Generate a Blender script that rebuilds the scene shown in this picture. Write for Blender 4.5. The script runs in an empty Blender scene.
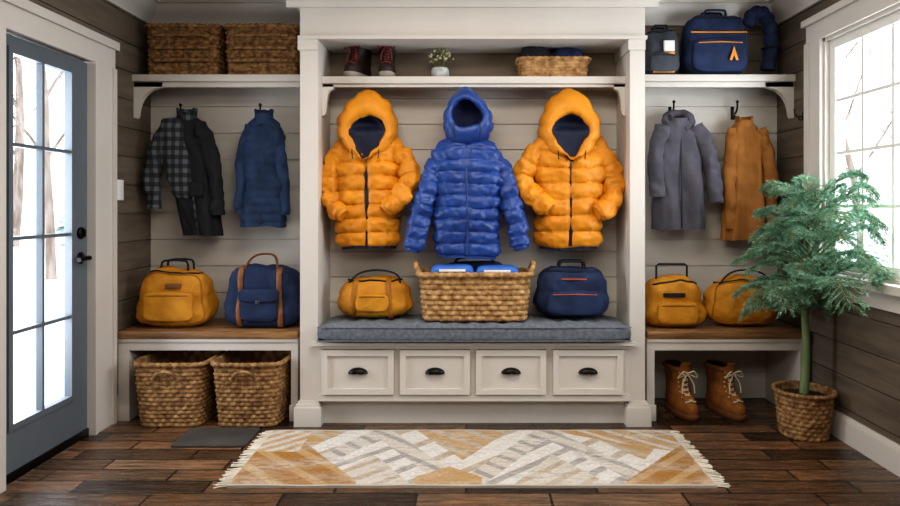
import bpy, bmesh, math, random
from mathutils import Vector, Matrix, noise
random.seed(7)
pi=math.pi
F=652.0; CX=466.0; CY=205.0; EH=1.35
def wx(px,Y): return (px-CX)*(4+Y)/F
def wz(py,Y): return EH-(py-CY)*(4+Y)/F
SC=bpy.context.scene
COL=SC.collection
# ------------------------------------------------------------------ materials
def lin(h):
    h=h.lstrip('#'); o=[]
    for i in (0,2,4):
        c=int(h[i:i+2],16)/255
        o.append(c/12.92 if c<=.04045 else ((c+.055)/1.055)**2.4)
    return tuple(o)
def M(name,hexc,hex2=None,rough=.7,metal=0,var=.18,vs=5,bump=0,bs=60,sheen=0,stretch=(1,1,1),spec=.4):
    m=bpy.data.materials.new(name); m.use_nodes=True; nt=m.node_tree; N=nt.nodes; L=nt.links
    b=N['Principled BSDF']
    tc=N.new('ShaderNodeTexCoord'); mp=N.new('ShaderNodeMapping'); mp.inputs['Scale'].default_value=stretch
    L.new(tc.outputs['Object'],mp.inputs['Vector'])
    nz=N.new('ShaderNodeTexNoise'); nz.inputs['Scale'].default_value=vs; nz.inputs['Detail'].default_value=6
    L.new(mp.outputs[0],nz.inputs['Vector'])
    c=lin(hexc); 
    if hex2: c1,c2=c,lin(hex2)
    else: c1=tuple(x*(1-var) for x in c); c2=tuple(min(1,x*(1+var)) for x in c)
    r=N.new('ShaderNodeValToRGB'); r.color_ramp.elements[0].position=.35; r.color_ramp.elements[1].position=.65
    r.color_ramp.elements[0].color=(*c1,1); r.color_ramp.elements[1].color=(*c2,1)
    L.new(nz.outputs['Fac'],r.inputs['Fac']); L.new(r.outputs[0],b.inputs['Base Color'])
    b.inputs['Roughness'].default_value=rough; b.inputs['Metallic'].default_value=metal
    b.inputs['Specular IOR Level'].default_value=spec
    if sheen: b.inputs['Sheen Weight'].default_value=sheen
    if bump:
        n2=N.new('ShaderNodeTexNoise'); n2.inputs['Scale'].default_value=bs; n2.inputs['Detail'].default_value=4
        L.new(mp.outputs[0],n2.inputs['Vector'])
        bp=N.new('ShaderNodeBump'); bp.inputs['Strength'].default_value=bump; bp.inputs['Distance'].default_value=.01
        L.new(n2.outputs['Fac'],bp.inputs['Height']); L.new(bp.outputs[0],b.inputs['Normal'])
    return m
cream=M('cream_paint','#cbc5bd',rough=.5,var=.03,vs=2)
creamwall=M('cream_shiplap','#c3bdb4',rough=.6,var=.05,vs=2,stretch=(1,1,6))
taupe=M('taupe_shiplap','#6d6154','#5a4f43',rough=.6,vs=3,stretch=(1,1,8),bump=.15,bs=30)
taupeup=M('taupe_wall','#7e7162','#6f6254',rough=.7,vs=3,stretch=(1,1,6))
ceilm=M('ceiling_paint','#d4d1cb',rough=.8,var=.02)
woodm=M('bench_oak','#6a482c','#a57e54',rough=.42,vs=4,stretch=(1,9,9),bump=.1,bs=12)
doorm=M('door_paint','#60686f',rough=.45,var=.05)
black=M('black_metal','#15140f',rough=.35,metal=.6)
blackf=M('black_fabric','#1d1e22',rough=.8,bump=.3,bs=80)
lining=M('navy_lining','#141c36',rough=.7,var=.3,vs=20)
orange=M('orange_nylon','#c67c14','#da9020',rough=.5,vs=6,bump=.4,bs=30,spec=.35)
blue=M('blue_nylon','#1b3878','#27498e',rough=.42,vs=6,bump=.4,bs=30,spec=.45)
navy=M('navy_canvas','#1e2943','#283656',rough=.75,vs=8,bump=.3,bs=120,spec=.25)
navyc=M('navy_vest','#1e2f49','#2a3d5b',rough=.7,vs=8,bump=.25,bs=60,spec=.25)
greyc=M('grey_softshell','#49474e','#5a575f',rough=.8,vs=6,bump=.25,bs=60,spec=.25)
tan=M('tan_suede','#835527','#956535',rough=.9,vs=8,bump=.3,bs=50,spec=.15)
obag=M('orange_leather','#b67816','#cd9029',rough=.62,vs=7,bump=.45,bs=40,spec=.3)
obagd=M('orange_leather_dark','#905a10','#a87020',rough=.62,vs=7,bump=.3,bs=45,spec=.3)
leather=M('brown_leather','#6b4223','#8a5a34',rough=.5,vs=10,bump=.2,bs=60)
redtrim=M('red_trim','#a8503f',rough=.6)
orangetrim=M('orange_trim','#e0912c',rough=.5)
white=M('white_plastic','#e6e4df',rough=.4,var=.03)
greybag=M('charcoal_bag','#35383f','#44484f',rough=.75,bump=.3,bs=100)
cush=M('grey_cushion','#585d66','#70767f',rough=.95,vs=40,bump=.5,bs=250,sheen=.1)
wick=M('wicker_brown','#6c4b2f','#a9865a',rough=.8,vs=30,bump=.4,bs=90,spec=.2)
wickd=M('wicker_dark','#5c4129','#a07b50',rough=.8,vs=30,bump=.4,bs=90,spec=.2)
wickl=M('wicker_light','#86623a','#c29d6d',rough=.8,vs=26,bump=.4,bs=90,spec=.2)
bootm=M('brown_nubuck','#74461f','#966030',rough=.85,vs=12,bump=.25,bs=70,spec=.2)
bootd=M('dark_boot','#1d1513','#33221d',rough=.6,vs=12,bump=.2,bs=70)
solem=M('gum_sole','#6c4522',rough=.7)
soled=M('dark_sole','#14110f',rough=.8)
midsole=M('pale_sole','#8b8178',rough=.7)
lacem=M('cream_lace','#d3c5a4',rough=.8)
lacer=M('red_lace','#7c342a',rough=.8)
zipm=M('dark_zipper','#10131c',rough=.5)
bluebox=M('blue_pack','#2a5aa8','#3a6fc0',rough=.5,vs=10)
needle=M('fir_needles','#4c7a5e','#8fb79c',rough=.7,vs=9,spec=.2)
bark=M('green_bark','#5f7850','#7f8a60',rough=.8,vs=20,bump=.4,bs=40,stretch=(1,1,.3))
twigm=M('twig','#6a6a42',rough=.8)
soil=M('soil','#2a1d14',rough=1,bump=.6,bs=60)
snow=M('snow','#eef1f6',rough=.9,var=.03,vs=.6,bump=.3,bs=2)
treebark=M('winter_bark','#7a6a5c','#a89c92',rough=.95,vs=8,stretch=(1,1,.2),bump=.5,bs=20)
trunkm=M('brown_trunk','#6b4c32','#8a6a4c',rough=.95,vs=8,stretch=(1,1,.2),bump=.5,bs=20)
everg=M('snowy_evergreen','#8fa39b','#e6ecef',rough=.95,vs=3)
ceram=M('white_ceramic','#cfd2d0','#9fa6a6',rough=.3,vs=30)
flower=M('dry_flowers','#c9c1a4','#8f8f6e',rough=.9,vs=30)
matm=M('charcoal_mat','#37332f','#48423d',rough=.95,bump=.6,bs=180)
fringem=M('cream_fringe','#cfc6b6',rough=.9)
chrome=M('steel','#8b8b8b',rough=.3,metal=1)
def plaidmat():
    m=bpy.data.materials.new('grey_plaid'); m.use_nodes=True; N=m.node_tree.nodes; L=m.node_tree.links
    b=N['Principled BSDF']; b.inputs['Roughness'].default_value=.9
    tc=N.new('ShaderNodeTexCoord'); sx=N.new('ShaderNodeSeparateXYZ'); L.new(tc.outputs['Object'],sx.inputs[0])
    def band(o,per,off):
        a=N.new('ShaderNodeMath'); a.operation='MULTIPLY_ADD'; L.new(o,a.inputs[0]); a.inputs[1].default_value=1/per; a.inputs[2].default_value=off+50
        f=N.new('ShaderNodeMath'); f.operation='FRACT'; L.new(a.outputs[0],f.inputs[0])
        g=N.new('ShaderNodeMath'); g.operation='GREATER_THAN'; L.new(f.outputs[0],g.inputs[0]); g.inputs[1].default_value=.5
        return g.outputs[0]
    h=band(sx.outputs['Z'],.06,0); v=band(sx.outputs['X'],.05,.2)
    s=N.new('ShaderNodeMath'); s.operation='ADD'; L.new(h,s.inputs[0]); L.new(v,s.inputs[1])
    s2=N.new('ShaderNodeMath'); s2.operation='MULTIPLY'; L.new(s.outputs[0],s2.inputs[0]); s2.inputs[1].default_value=.5
    r=N.new('ShaderNodeValToRGB'); r.color_ramp.interpolation='CONSTANT'
    r.color_ramp.elements[0].color=(*lin('#1c1f24'),1); r.color_ramp.elements[1].position=.9; r.color_ramp.elements[1].color=(*lin('#5c6064'),1)
    e=r.color_ramp.elements.new(.4); e.color=(*lin('#33373c'),1)
    L.new(s2.outputs[0],r.inputs[0]); L.new(r.outputs[0],b.inputs['Base Color']); return m
plaid=plaidmat()
def floormat():
    m=bpy.data.materials.new('dark_wood_planks'); m.use_nodes=True; N=m.node_tree.nodes; L=m.node_tree.links
    b=N['Principled BSDF']
    tc=N.new('ShaderNodeTexCoord')
    br=N.new('ShaderNodeTexBrick'); br.offset=.37; br.inputs['Scale'].default_value=1
    br.inputs['Brick Width'].default_value=.62; br.inputs['Row Height'].default_value=.135; br.inputs['Mortar Size'].default_value=.006
    br.inputs['Color1'].default_value=(*lin('#372b23'),1); br.inputs['Color2'].default_value=(*lin('#8d6c50'),1); br.inputs['Mortar'].default_value=(*lin('#0c0806'),1)
    L.new(tc.outputs['Object'],br.inputs['Vector'])
    mp=N.new('ShaderNodeMapping'); mp.inputs['Scale'].default_value=(1.5,14,1); L.new(tc.outputs['Object'],mp.inputs[0])
    nz=N.new('ShaderNodeTexNoise'); nz.inputs['Scale'].default_value=3; nz.inputs['Detail'].default_value=9; nz.inputs['Roughness'].default_value=.65; L.new(mp.outputs[0],nz.inputs[0])
    r=N.new('ShaderNodeValToRGB'); r.color_ramp.elements[0].position=.33; r.color_ramp.elements[0].color=(.2,.2,.2,1); r.color_ramp.elements[1].position=.68; r.color_ramp.elements[1].color=(1.25,1.2,1.15,1)
    L.new(nz.outputs['Fac'],r.inputs[0])
    mx=N.new('ShaderNodeMixRGB'); mx.blend_type='MULTIPLY'; mx.inputs[0].default_value=.95
    L.new(br.outputs['Color'],mx.inputs[1]); L.new(r.outputs[0],mx.inputs[2])
    n3=N.new('ShaderNodeTexNoise'); n3.inputs['Scale'].default_value=1.6; n3.inputs['Detail'].default_value=6; L.new(tc.outputs['Object'],n3.inputs[0])
    r3=N.new('ShaderNodeValToRGB'); r3.color_ramp.elements[0].position=.4; r3.color_ramp.elements[0].color=(.72,.78,.86,1); r3.color_ramp.elements[1].position=.62; r3.color_ramp.elements[1].color=(1.2,1,.82,1)
    L.new(n3.outputs['Fac'],r3.inputs[0])
    m2=N.new('ShaderNodeMixRGB'); m2.blend_type='MULTIPLY'; m2.inputs[0].default_value=.9; L.new(mx.outputs[0],m2.inputs[1]); L.new(r3.outputs[0],m2.inputs[2])
    L.new(m2.outputs[0],b.inputs['Base Color'])
    n2=N.new('ShaderNodeTexNoise'); n2.inputs['Scale'].default_value=3.2; n2.inputs['Detail'].default_value=6; L.new(mp.outputs[0],n2.inputs[0])
    rr=N.new('ShaderNodeMapRange'); rr.inputs[1].default_value=.35; rr.inputs[2].default_value=.65; rr.inputs[3].default_value=.12; rr.inputs[4].default_value=.40
    L.new(n2.outputs['Fac'],rr.inputs[0]); L.new(rr.outputs[0],b.inputs['Roughness'])
    bp=N.new('ShaderNodeBump'); bp.inputs['Strength'].default_value=.55; bp.inputs['Distance'].default_value=.012
    ad=N.new('ShaderNodeMath'); ad.operation='MULTIPLY_ADD'; L.new(br.outputs['Fac'],ad.inputs[0]); ad.inputs[1].default_value=-1; L.new(nz.outputs['Fac'],ad.inputs[2])
    L.new(ad.outputs[0],bp.inputs['Height']); L.new(bp.outputs[0],b.inputs['Normal'])
    return m
def glassmat():
    m=bpy.data.materials.new('window_glass'); m.use_nodes=True; N=m.node_tree.nodes; L=m.node_tree.links
    N.remove(N['Principled BSDF']); o=N['Material Output']
    t=N.new('ShaderNodeBsdfTransparent'); t.inputs[0].default_value=(.97,.98,1,1); g=N.new('ShaderNodeBsdfGlossy'); g.inputs['Roughness'].default_value=.02
    x=N.new('ShaderNodeMixShader'); x.inputs[0].default_value=.05; L.new(t.outputs[0],x.inputs[1]); L.new(g.outputs[0],x.inputs[2]); L.new(x.outputs[0],o.inputs[0]); return m
glass=glassmat()
# ------------------------------------------------------------------ mesh helpers
class G:
    def __init__(s): s.v=[]; s.f=[]
    def add(s,vf):
        o=len(s.v); s.v+= [tuple(p) for p in vf[0]]; s.f+=[tuple(i+o for i in f) for f in vf[1]]; return s
def mk(name,vf,m,parent=None,smooth=True,bev=0,angle=50,loc=None,label=None):
    if isinstance(vf,G): vf=(vf.v,vf.f)
    me=bpy.data.meshes.new(name); me.from_pydata([tuple(p) for p in vf[0]],[],[tuple(f) for f in vf[1]])
    bm=bmesh.new(); bm.from_mesh(me)
    bmesh.ops.recalc_face_normals(bm,faces=bm.faces)
    if bev: bmesh.ops.bevel(bm,geom=[e for e in bm.edges],offset=bev,segments=2,affect='EDGES',profile=.5)
    bm.to_mesh(me); bm.free()
    me.materials.append(m)
    if smooth:
        me.polygons.foreach_set('use_smooth',[True]*len(me.polygons))
        me.set_sharp_from_angle(angle=math.radians(angle))
    ob=bpy.data.objects.new(name,me); COL.objects.link(ob)
    if parent: ob.parent=parent
    if loc: ob.location=loc
    if label: ob['label']=label
    return ob
def thing(name,label,cat,loc,rot=0,group=None):
    e=bpy.data.objects.new(name,None); e.empty_display_size=.05; e.location=loc; e.rotation_euler=(0,0,rot)
    e['label']=label; e['category']=cat
    if group: e['group']=group
    COL.objects.link(e); return e
def tag(ob,label,cat,group=None):
    ob['label']=label; ob['category']=cat
    if group: ob['group']=group
    return ob
def struct(ob): ob['kind']='structure'; return ob
def boxg(x0,x1,y0,y1,z0,z1):
    v=[(x,y,z) for x in (x0,x1) for y in (y0,y1) for z in (z0,z1)]
    return v,[(0,1,3,2),(4,6,7,5),(0,4,5,1),(2,3,7,6),(0,2,6,4),(1,5,7,3)]
def boxes(lst):
    g=G()
    for b in lst: g.add(boxg(*b))
    return g
def bx(name,b,m,parent=None,bev=.003,**k): return mk(name,boxg(*b),m,parent,bev=bev,**k)
def loft(rings,c0=True,c1=True,closed=True):
    n=len(rings[0]); v=[p for r in rings for p in r]; f=[]
    for k in range(len(rings)-1):
        for i in range(n if closed else n-1):
            j=(i+1)%n; f.append((k*n+i,k*n+j,(k+1)*n+j,(k+1)*n+i))
    if c0: f.append(tuple(range(n))[::-1])
    if c1: f.append(tuple((len(rings)-1)*n+i for i in range(n)))
    return v,f
def cat(pts,n=8,closed=False):
    P=[Vector(p) for p in pts]; out=[]; m=len(P)
    rng=range(m if closed else m-1)
    for i in rng:
        p1=P[i]; p2=P[(i+1)%m]; p0=P[i-1] if (i>0 or closed) else p1*2-p2; p3=P[(i+2)%m] if (i+2<m or closed) else p2*2-p1
        for k in range(n):
            t=k/n; out.append(.5*((2*p1)+(p2-p0)*t+(2*p0-5*p1+4*p2-p3)*t*t+(3*p1-p0-3*p2+p3)*t**3))
    if not closed: out.append(P[-1])
    return out
def tube(pts,r,seg=8,closed=False,side=None,flat=1.0):
    P=[Vector(p) for p in pts]; n=len(P); rings=[]; prev=None
    for i in range(n):
        if closed: t=P[(i+1)%n]-P[i-1]
        else: t=P[min(i+1,n-1)]-P[max(i-1,0)]
        t.normalize()
        if side is not None: s=Vector(side); s=(s-t*s.dot(t)); s=s.normalized() if s.length>1e-4 else prev
        elif prev is None:
            s=Vector((0,0,1)) if abs(t.z)<.8 else Vector((1,0,0)); s=(s-t*s.dot(t)).normalized()
        else: s=(prev-t*prev.dot(t)).normalized()
        prev=s; u=t.cross(s)
        rr=r(i/(n-1)) if callable(r) else (r[i] if isinstance(r,(list,tuple)) else r)
        rings.append([P[i]+s*(rr*math.cos(2*pi*k/seg))+u*(rr*flat*math.sin(2*pi*k/seg)) for k in range(seg)])
    if closed: rings.append(rings[0]); return loft(rings,False,False)
    return loft(rings)
def sg(v,e): return math.copysign(abs(v)**e,v)
def itp(tab,t):
    if t<=tab[0][0]: return tab[0][1]
    for (a,b),(c,d) in zip(tab,tab[1:]):
        if t<=c:
            u=(t-a)/(c-a); u=u*u*(3-2*u); return b+(d-b)*u
    return tab[-1][1]
def soft(w,d,h,p=4,q=4,n=12,fn=None,wr=.004,ws=9,seed=0,nx=None):
    idx={}; V=[]; Fc=[]
    nx=nx or n
    N=(nx,n,n)
    def vert(c):
        if c in idx: return idx[c]
        x,y,z=[2*c[i]/N[i]-1 for i in range(3)]
        k=((abs(x)**p+abs(y)**p)**(q/p)+abs(z)**q)**(-1/q)
        x*=k;y*=k;z*=k
        nn=Vector((x**3,y**3,z**3)); nn.normalize()
        if fn: x,y,z=fn(x,y,z)
        P=Vector((x*w/2,y*d/2,(z+1)*h/2))
        if wr:
            s=noise.noise(P*ws+Vector((seed*7.3,seed,0)))+.5*noise.noise(P*ws*2.3+Vector((seed,5,0)))
            P+=nn*wr*s*(1 if z>-.8 else .1)
        idx[c]=len(V); V.append(P); return idx[c]
    for ax in range(3):
        a,b=[i for i in range(3) if i!=ax]
        for sd in (0,N[ax]):
            for i in range(N[a]):
                for j in range(N[b]):
                    q4=[]
                    for (di,dj) in ((0,0),(1,0),(1,1),(0,1)):
                        c=[0,0,0]; c[ax]=sd; c[a]=i+di; c[b]=j+dj; q4.append(vert(tuple(c)))
                    Fc.append(tuple(q4))
    return V,Fc
def extr(prof,axis,a,b):
    if axis=='x': r=[[(t,u,v) for u,v in prof] for t in (a,b)]
    else: r=[[(u,t,v) for u,v in prof] for t in (a,b)]
    return loft(r)
# ------------------------------------------------------------------ room shell
XL=-2.20; XR=2.17; YB=.55; ZC=2.75; YF=-4.6
NB=.36
struct(mk('floor',boxg(XL-.1,XR+.1,YF,YB+.1,-.05,0),floormat(),smooth=False))
struct(mk('ceiling',boxg(XL-.1,XR+.1,YF,YB+.1,ZC,ZC+.05),ceilm,smooth=False))
def plankrows(u0,u1,z0,z1,ops,ph=.185,g=.006):
    out=[]; z=z0
    while z<z1-1e-4:
        zt=min(z+ph,z1); a,b=z+g/2,zt-g/2
        cuts=sorted({a,b}|{q for o in ops for q in (o[2],o[3]) if a<q<b})
        for c0,c1 in zip(cuts,cuts[1:]):
            segs=[(u0,u1)]; mid=(c0+c1)/2
            for o in ops:
                if o[2]<mid<o[3]:
                    ns=[]
                    for s in segs:
                        if o[0]>s[0]: ns.append((s[0],min(o[0],s[1])))
                        if o[1]<s[1]: ns.append((max(o[1],s[0]),s[1]))
                    segs=ns
            for s in segs: out.append((s[0],s[1],c0,c1))
        z=zt
    return out
g=boxes([(XL,XR,YB+.012,YB+.1,0,2.17)])
for (a,b,c,d) in plankrows(XL,XR,0,2.17,[]): g.add(boxg(a,b,YB,YB+.013,c,d))
struct(mk('wall_back',g,creamwall,smooth=False))
g=boxes([(XL,XR,YB+.012,YB+.1,2.17,ZC)])
for (a,b,c,d) in plankrows(XL,XR,2.17,ZC,[]): g.add(boxg(a,b,YB,YB+.013,c,d))
struct(mk('wall_back_upper',g,taupeup,smooth=False))
DO=(-.91,-.175,0,2.19)
g=G()
for (a,b,c,d) in plankrows(YF,YB+.1,0,ZC,[DO]): g.add(boxg(XL-.013,XL,a,b,c,d))
for (a,b,c,d) in plankrows(YF,YB+.1,0,ZC,[DO],ph=9,g=0): g.add(boxg(XL-.12,XL-.012,a,b,c,d))
struct(mk('wall_left',g,taupe,smooth=False))
WO=(-1.85,-.04,.95,2.36)
g=G()
for (a,b,c,d) in plankrows(YF,YB+.1,0,ZC,[WO]): g.add(boxg(XR,XR+.013,a,b,c,d))
for (a,b,c,d) in plankrows(YF,YB+.1,0,ZC,[WO],ph=9,g=0): g.add(boxg(XR+.012,XR+.12,a,b,c,d))
struct(mk('wall_right',g,taupe,smooth=False))
struct(mk('wall_front_sky_block',boxg(XL-.1,XR+.1,YF-.1,YF,0,ZC),taupeup,smooth=False))  # unseen wall added behind the camera to block frontal sky light
CR=[(0,0),(0,-.15),(-.015,-.15),(-.02,-.12),(-.05,-.09),(-.08,-.05),(-.085,-.02),(-.1,-.015),(-.1,0)]
struct(mk('trim_1',extr([(YB+u,ZC+v) for u,v in CR],'x',XL,XR),cream))
struct(mk('trim_2',extr([(XL-u,ZC+v) for u,v in CR],'y',YF,YB),cream))
struct(mk('trim_3',extr([(XR+u,ZC+v) for u,v in CR],'y',YF,YB),cream))
BB=[(0,0),(0,.15),(-.01,.15),(-.018,.13),(-.02,.115),(-.02,0)]
struct(mk('baseboard_right',extr([(XR+u,v) for u,v in BB],'y',YF,YB),cream))
struct(mk('baseboard_left',extr([(XL-u,v) for u,v in BB],'y',.06,YB),cream))
struct(mk('baseboard_left_front',extr([(XL-u,v) for u,v in BB],'y',YF,-1.13),cream))
x0=XL
struct(mk('trim_4',boxes([(x0,x0+.022,-.178,.01,0,2.19),(x0,x0+.034,.01,.05,0,2.19),(x0+.022,x0+.03,-.178,-.155,0,2.19)]),cream,smooth=False))
struct(mk('trim_5',boxes([(x0,x0+.022,-1.08,-.912,0,2.19),(x0,x0+.034,-1.12,-1.08,0,2.19)]),cream,smooth=False))
struct(mk('trim_6',boxes([(x0,x0+.022,-1.12,.05,2.19,2.31),(x0,x0+.04,-1.14,.07,2.31,2.36)]),cream,smooth=False))
struct(mk('trim_7',boxes([(x0-.12,x0,-.178,-.165,0,2.19),(x0-.12,x0,-.925,-.912,0,2.19)]),cream,smooth=False))
dr=bpy.data.objects.new('door_1',None); COL.objects.link(dr); dr.location=(XL-.02,-.18,.01); struct(dr); dr['label']='slate grey glazed exterior door with eight panes'
DW=.725
gy0,gy1=-.145,-.655; gz0,gz1=.25,2.10
fr=[(-.045,0,gy0,0,0,2.17),(-.045,0,-DW,gy1,0,2.17),(-.045,0,gy1,gy0,gz1,2.17),(-.045,0,gy1,gy0,0,gz0)]
mk('door_slab',boxes(fr),doorm,dr,smooth=False)
mu=[(-.03,.004,(gy0+gy1)/2-.009,(gy0+gy1)/2+.009,gz0,gz1)]
for k in range(1,4):
    z=gz0+(gz1-gz0)*k/4; mu.append((-.03,.003,gy1,gy0,z-.009,z+.009))
for a in ((-.03,.01,gy0-.018,gy0+.012,gz0-.012,gz1+.012),(-.03,.01,gy1-.012,gy1+.018,gz0-.012,gz1+.012),(-.03,.009,gy1,gy0,gz1-.018,gz1+.012),(-.03,.009,gy1,gy0,gz0-.012,gz0+.018)): mu.append(a)
mk('muntin',boxes(mu),doorm,dr,smooth=False)
mk('glass_pane',boxg(-.022,-.018,gy1,gy0,gz0,gz1),glass,dr,smooth=False)
def disk(cx,cy,cz,r,t,seg=20):
    rings=[]
    for (rr,o) in ((r*.9,0),(r,.15*t),(r,.8*t),(r*.9,t)):
        rings.append([(cx+o,cy+rr*math.cos(2*pi*k/seg),cz+rr*math.sin(2*pi*k/seg)) for k in range(seg)])
    return loft(rings)
kz=wz(258,-.25)-.01; bz=wz(233,-.25)-.01
mk('door_handle',G().add(disk(0,-.07,kz,.034,.012)).add(tube([(0,-.07,kz),(.05,-.07,kz)],.013,10)).add(tube(cat([(.05,-.06,kz),(.052,-.11,kz),(.05,-.165,kz-.004)],5),.014,8)),black,dr)
mk('deadbolt',G().add(disk(0,-.07,bz,.034,.018)).add(boxg(.01,.03,-.078,-.062,bz-.018,bz+.018)),black,dr)
mk('kick_sill',boxg(-.04,.012,-DW,0,-.008,.035),black,dr,bev=.002)
sw=tag(bx('light_switch',(0,.012,-.04,.04,-.065,.065),white,bev=.003,loc=(XL,.13,wz(190,.13))),'white light switch plate on the dark shiplap wall','light switch')
# ------------------------------------------------------------------ window
Wn=bpy.data.objects.new('window_1',None); COL.objects.link(Wn); Wn.location=(XR,(WO[0]+WO[1])/2,WO[2]); struct(Wn); Wn['label']='white multi-pane window with painted casing'
hw=(WO[1]-WO[0])/2; hh=WO[3]-WO[2]
g=boxes([(0,.12,-hw,-hw+.02,0,hh),(0,.12,hw-.02,hw,0,hh),(0,.12,-hw,hw,hh-.02,hh),(0,.12,-hw,hw,0,.02)])
mk('window_frame',g,cream,Wn,smooth=False)
cs=.14
g=boxes([(-.022,0,hw,hw+cs-.03,-.0,hh),(-.036,0,hw+cs-.03,hw+cs+.02,-.0,hh),(-.022,0,-hw-cs,-hw,-.0,hh),(-.022,0,-hw-cs,hw+cs+.02,hh,hh+cs-.03),(-.045,0,-hw-cs-.02,hw+cs+.04,hh+cs-.03,hh+cs+.01)])
mk('window_casing',g,cream,Wn,smooth=False)
mk('window_sill',boxes([(-.07,.06,-hw-cs-.03,hw+cs+.05,-.045,-.0),(-.022,0,-hw-cs,hw+cs+.02,-.14,-.045)]),cream,Wn,smooth=False)
ns=2
for s in range(ns):
    a=-hw+.02+s*(2*hw-.04)/ns; b=a+(2*hw-.04)/ns
    L_=[(.03,.07,a,a+.055,.02,hh-.02),(.03,.07,b-.055,b,.02,hh-.02),(.03,.07,a+.055,b-.055,.02,.08),(.03,.07,a+.055,b-.055,hh-.075,hh-.02)]
    for k in range(1,3): y=a+.055+(b-a-.11)*k/3; L_.append((.036,.062,y-.01,y+.01,.08,hh-.075))
    for k in range(1,4): z=.08+(hh-.155)*k/4; L_.append((.037,.061,a+.05,b-.05,z-.01,z+.01))
    mk('window_sash',boxes(L_),white,Wn,smooth=False)
    mk('glass_pane',boxg(.048,.052,a+.05,b-.05,.075,hh-.07),glass,Wn,smooth=False)
# ------------------------------------------------------------------ built-in centre surround
cl0,cl1=-1.018,-.908; cr0,cr1=1.006,1.098
def column(n,a,b):
    struct(mk(n,boxes([(a,b,0,YB,0,2.30),(a-.012,b,-.012,YB,2.30,2.365)]),cream,smooth=False))
column('trim_8',cl0,cl1); column('trim_9',cr0,cr1)
struct(mk('trim_10',boxes([(cl0-.03,cl1+.025,-.035,.1,0,.115),(cl0-.02,cl1+.015,-.025,.1,.115,.135),(cl0-.01,cl1+.01,-.014,.1,.135,.15)]),cream,smooth=False))
struct(mk('trim_11',boxes([(cr0-.03,cr1+.03,-.035,.1,0,.115),(cr0-.02,cr1+.02,-.025,.1,.115,.135),(cr0-.01,cr1+.01,-.014,.1,.135,.15)]),cream,smooth=False))
struct(mk('trim_12',boxes([(cl0,cr1,0,YB,2.385,ZC),(cl0-.01,cr1+.01,-.02,YB,2.365,2.385)]),cream,smooth=False))
CR2=[(0,0),(0,-.19),(-.02,-.19),(-.022,-.16),(-.05,-.12),(-.075,-.07),(-.08,-.03),(-.095,-.02),(-.095,0)]
struct(mk('trim_13',extr([(0+u,ZC+v) for u,v in CR2],'x',cl0-.08,cr1+.08),cream))
struct(mk('trim_14',extr([(cl0+u,ZC+v) for u,v in CR2],'y',0,YB),cream))
struct(mk('trim_15',extr([(cr1-u,ZC+v) for u,v in CR2],'y',0,YB),cream))
g=boxes([(cl1,cr0,NB+.012,NB+.05,.0,2.13)])
for (a,b,c,d) in plankrows(cl1,cr0,.02,2.13,[],ph=.17): g.add(boxg(a,b,NB,NB+.013,c,d))
struct(mk('wall_niche',g,creamwall,smooth=False))
struct(mk('wall_niche_upper',boxg(cl1,cr0,NB,NB+.05,2.13,2.365),taupeup,smooth=False))
# ------------------------------------------------------------------ shelves
def bracket(x,side,y0,y1,zt,w,h):
    pr=[(0,0),(w,0),(w,-.03)]
    for k in range(1,10):
        t=k/10*pi/2; pr.append((w-.02-(w-.045)*math.sin(t),-h+.02+(h-.06)*math.cos(t)+.0))
    pr+=[(.022,-h+.015),(.012,-h),(0,-h)]
    return extr([(x+side*u,zt+v) for u,v in pr],'y',y0,y1)
e=thing('wall_shelf','cream painted wall shelf holding two wicker baskets','shelf',((XL+cl0)/2,YB,2.165))
hwid=(cl0-XL)/2
bx('shelf_board',(-hwid,hwid,-.26,0,0,.045),cream,e); mk('apron',boxg(-hwid,hwid,-.235,-.215,-.035,0),cream,e,bev=.002)
mk('bracket',bracket(-hwid,1,-.235,-.19,0,.19,.24),cream,e)
e=thing('wall_shelf','cream painted wall shelf holding packed bags','shelf',((XR+cr1)/2,YB,2.165))
hwid=(XR-cr1)/2
bx('shelf_board',(-hwid,hwid,-.26,0,0,.045),cream,e); mk('apron',boxg(-hwid,hwid,-.235,-.215,-.035,0),cream,e,bev=.002)
mk('bracket',bracket(hwid,-1,-.235,-.19,0,.19,.24),cream,e)
e=thing('wall_shelf','cream painted shelf across the niche above puffer jackets','shelf',((cl1+cr0)/2,NB,2.115))
hwid=(cr0-cl1)/2
bx('shelf_board',(-hwid,hwid,-.26,0,0,.045),cream,e); mk('apron',boxg(-hwid,hwid,-.24,-.22,-.02,0),cream,e,bev=.002)
mk('bracket',bracket(-hwid,1,-.24,-.2,0,.07,.2),cream,e); mk('bracket',bracket(hwid,-1,-.24,-.2,0,.07,.2),cream,e)
ST=2.21; CT=2.16
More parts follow.
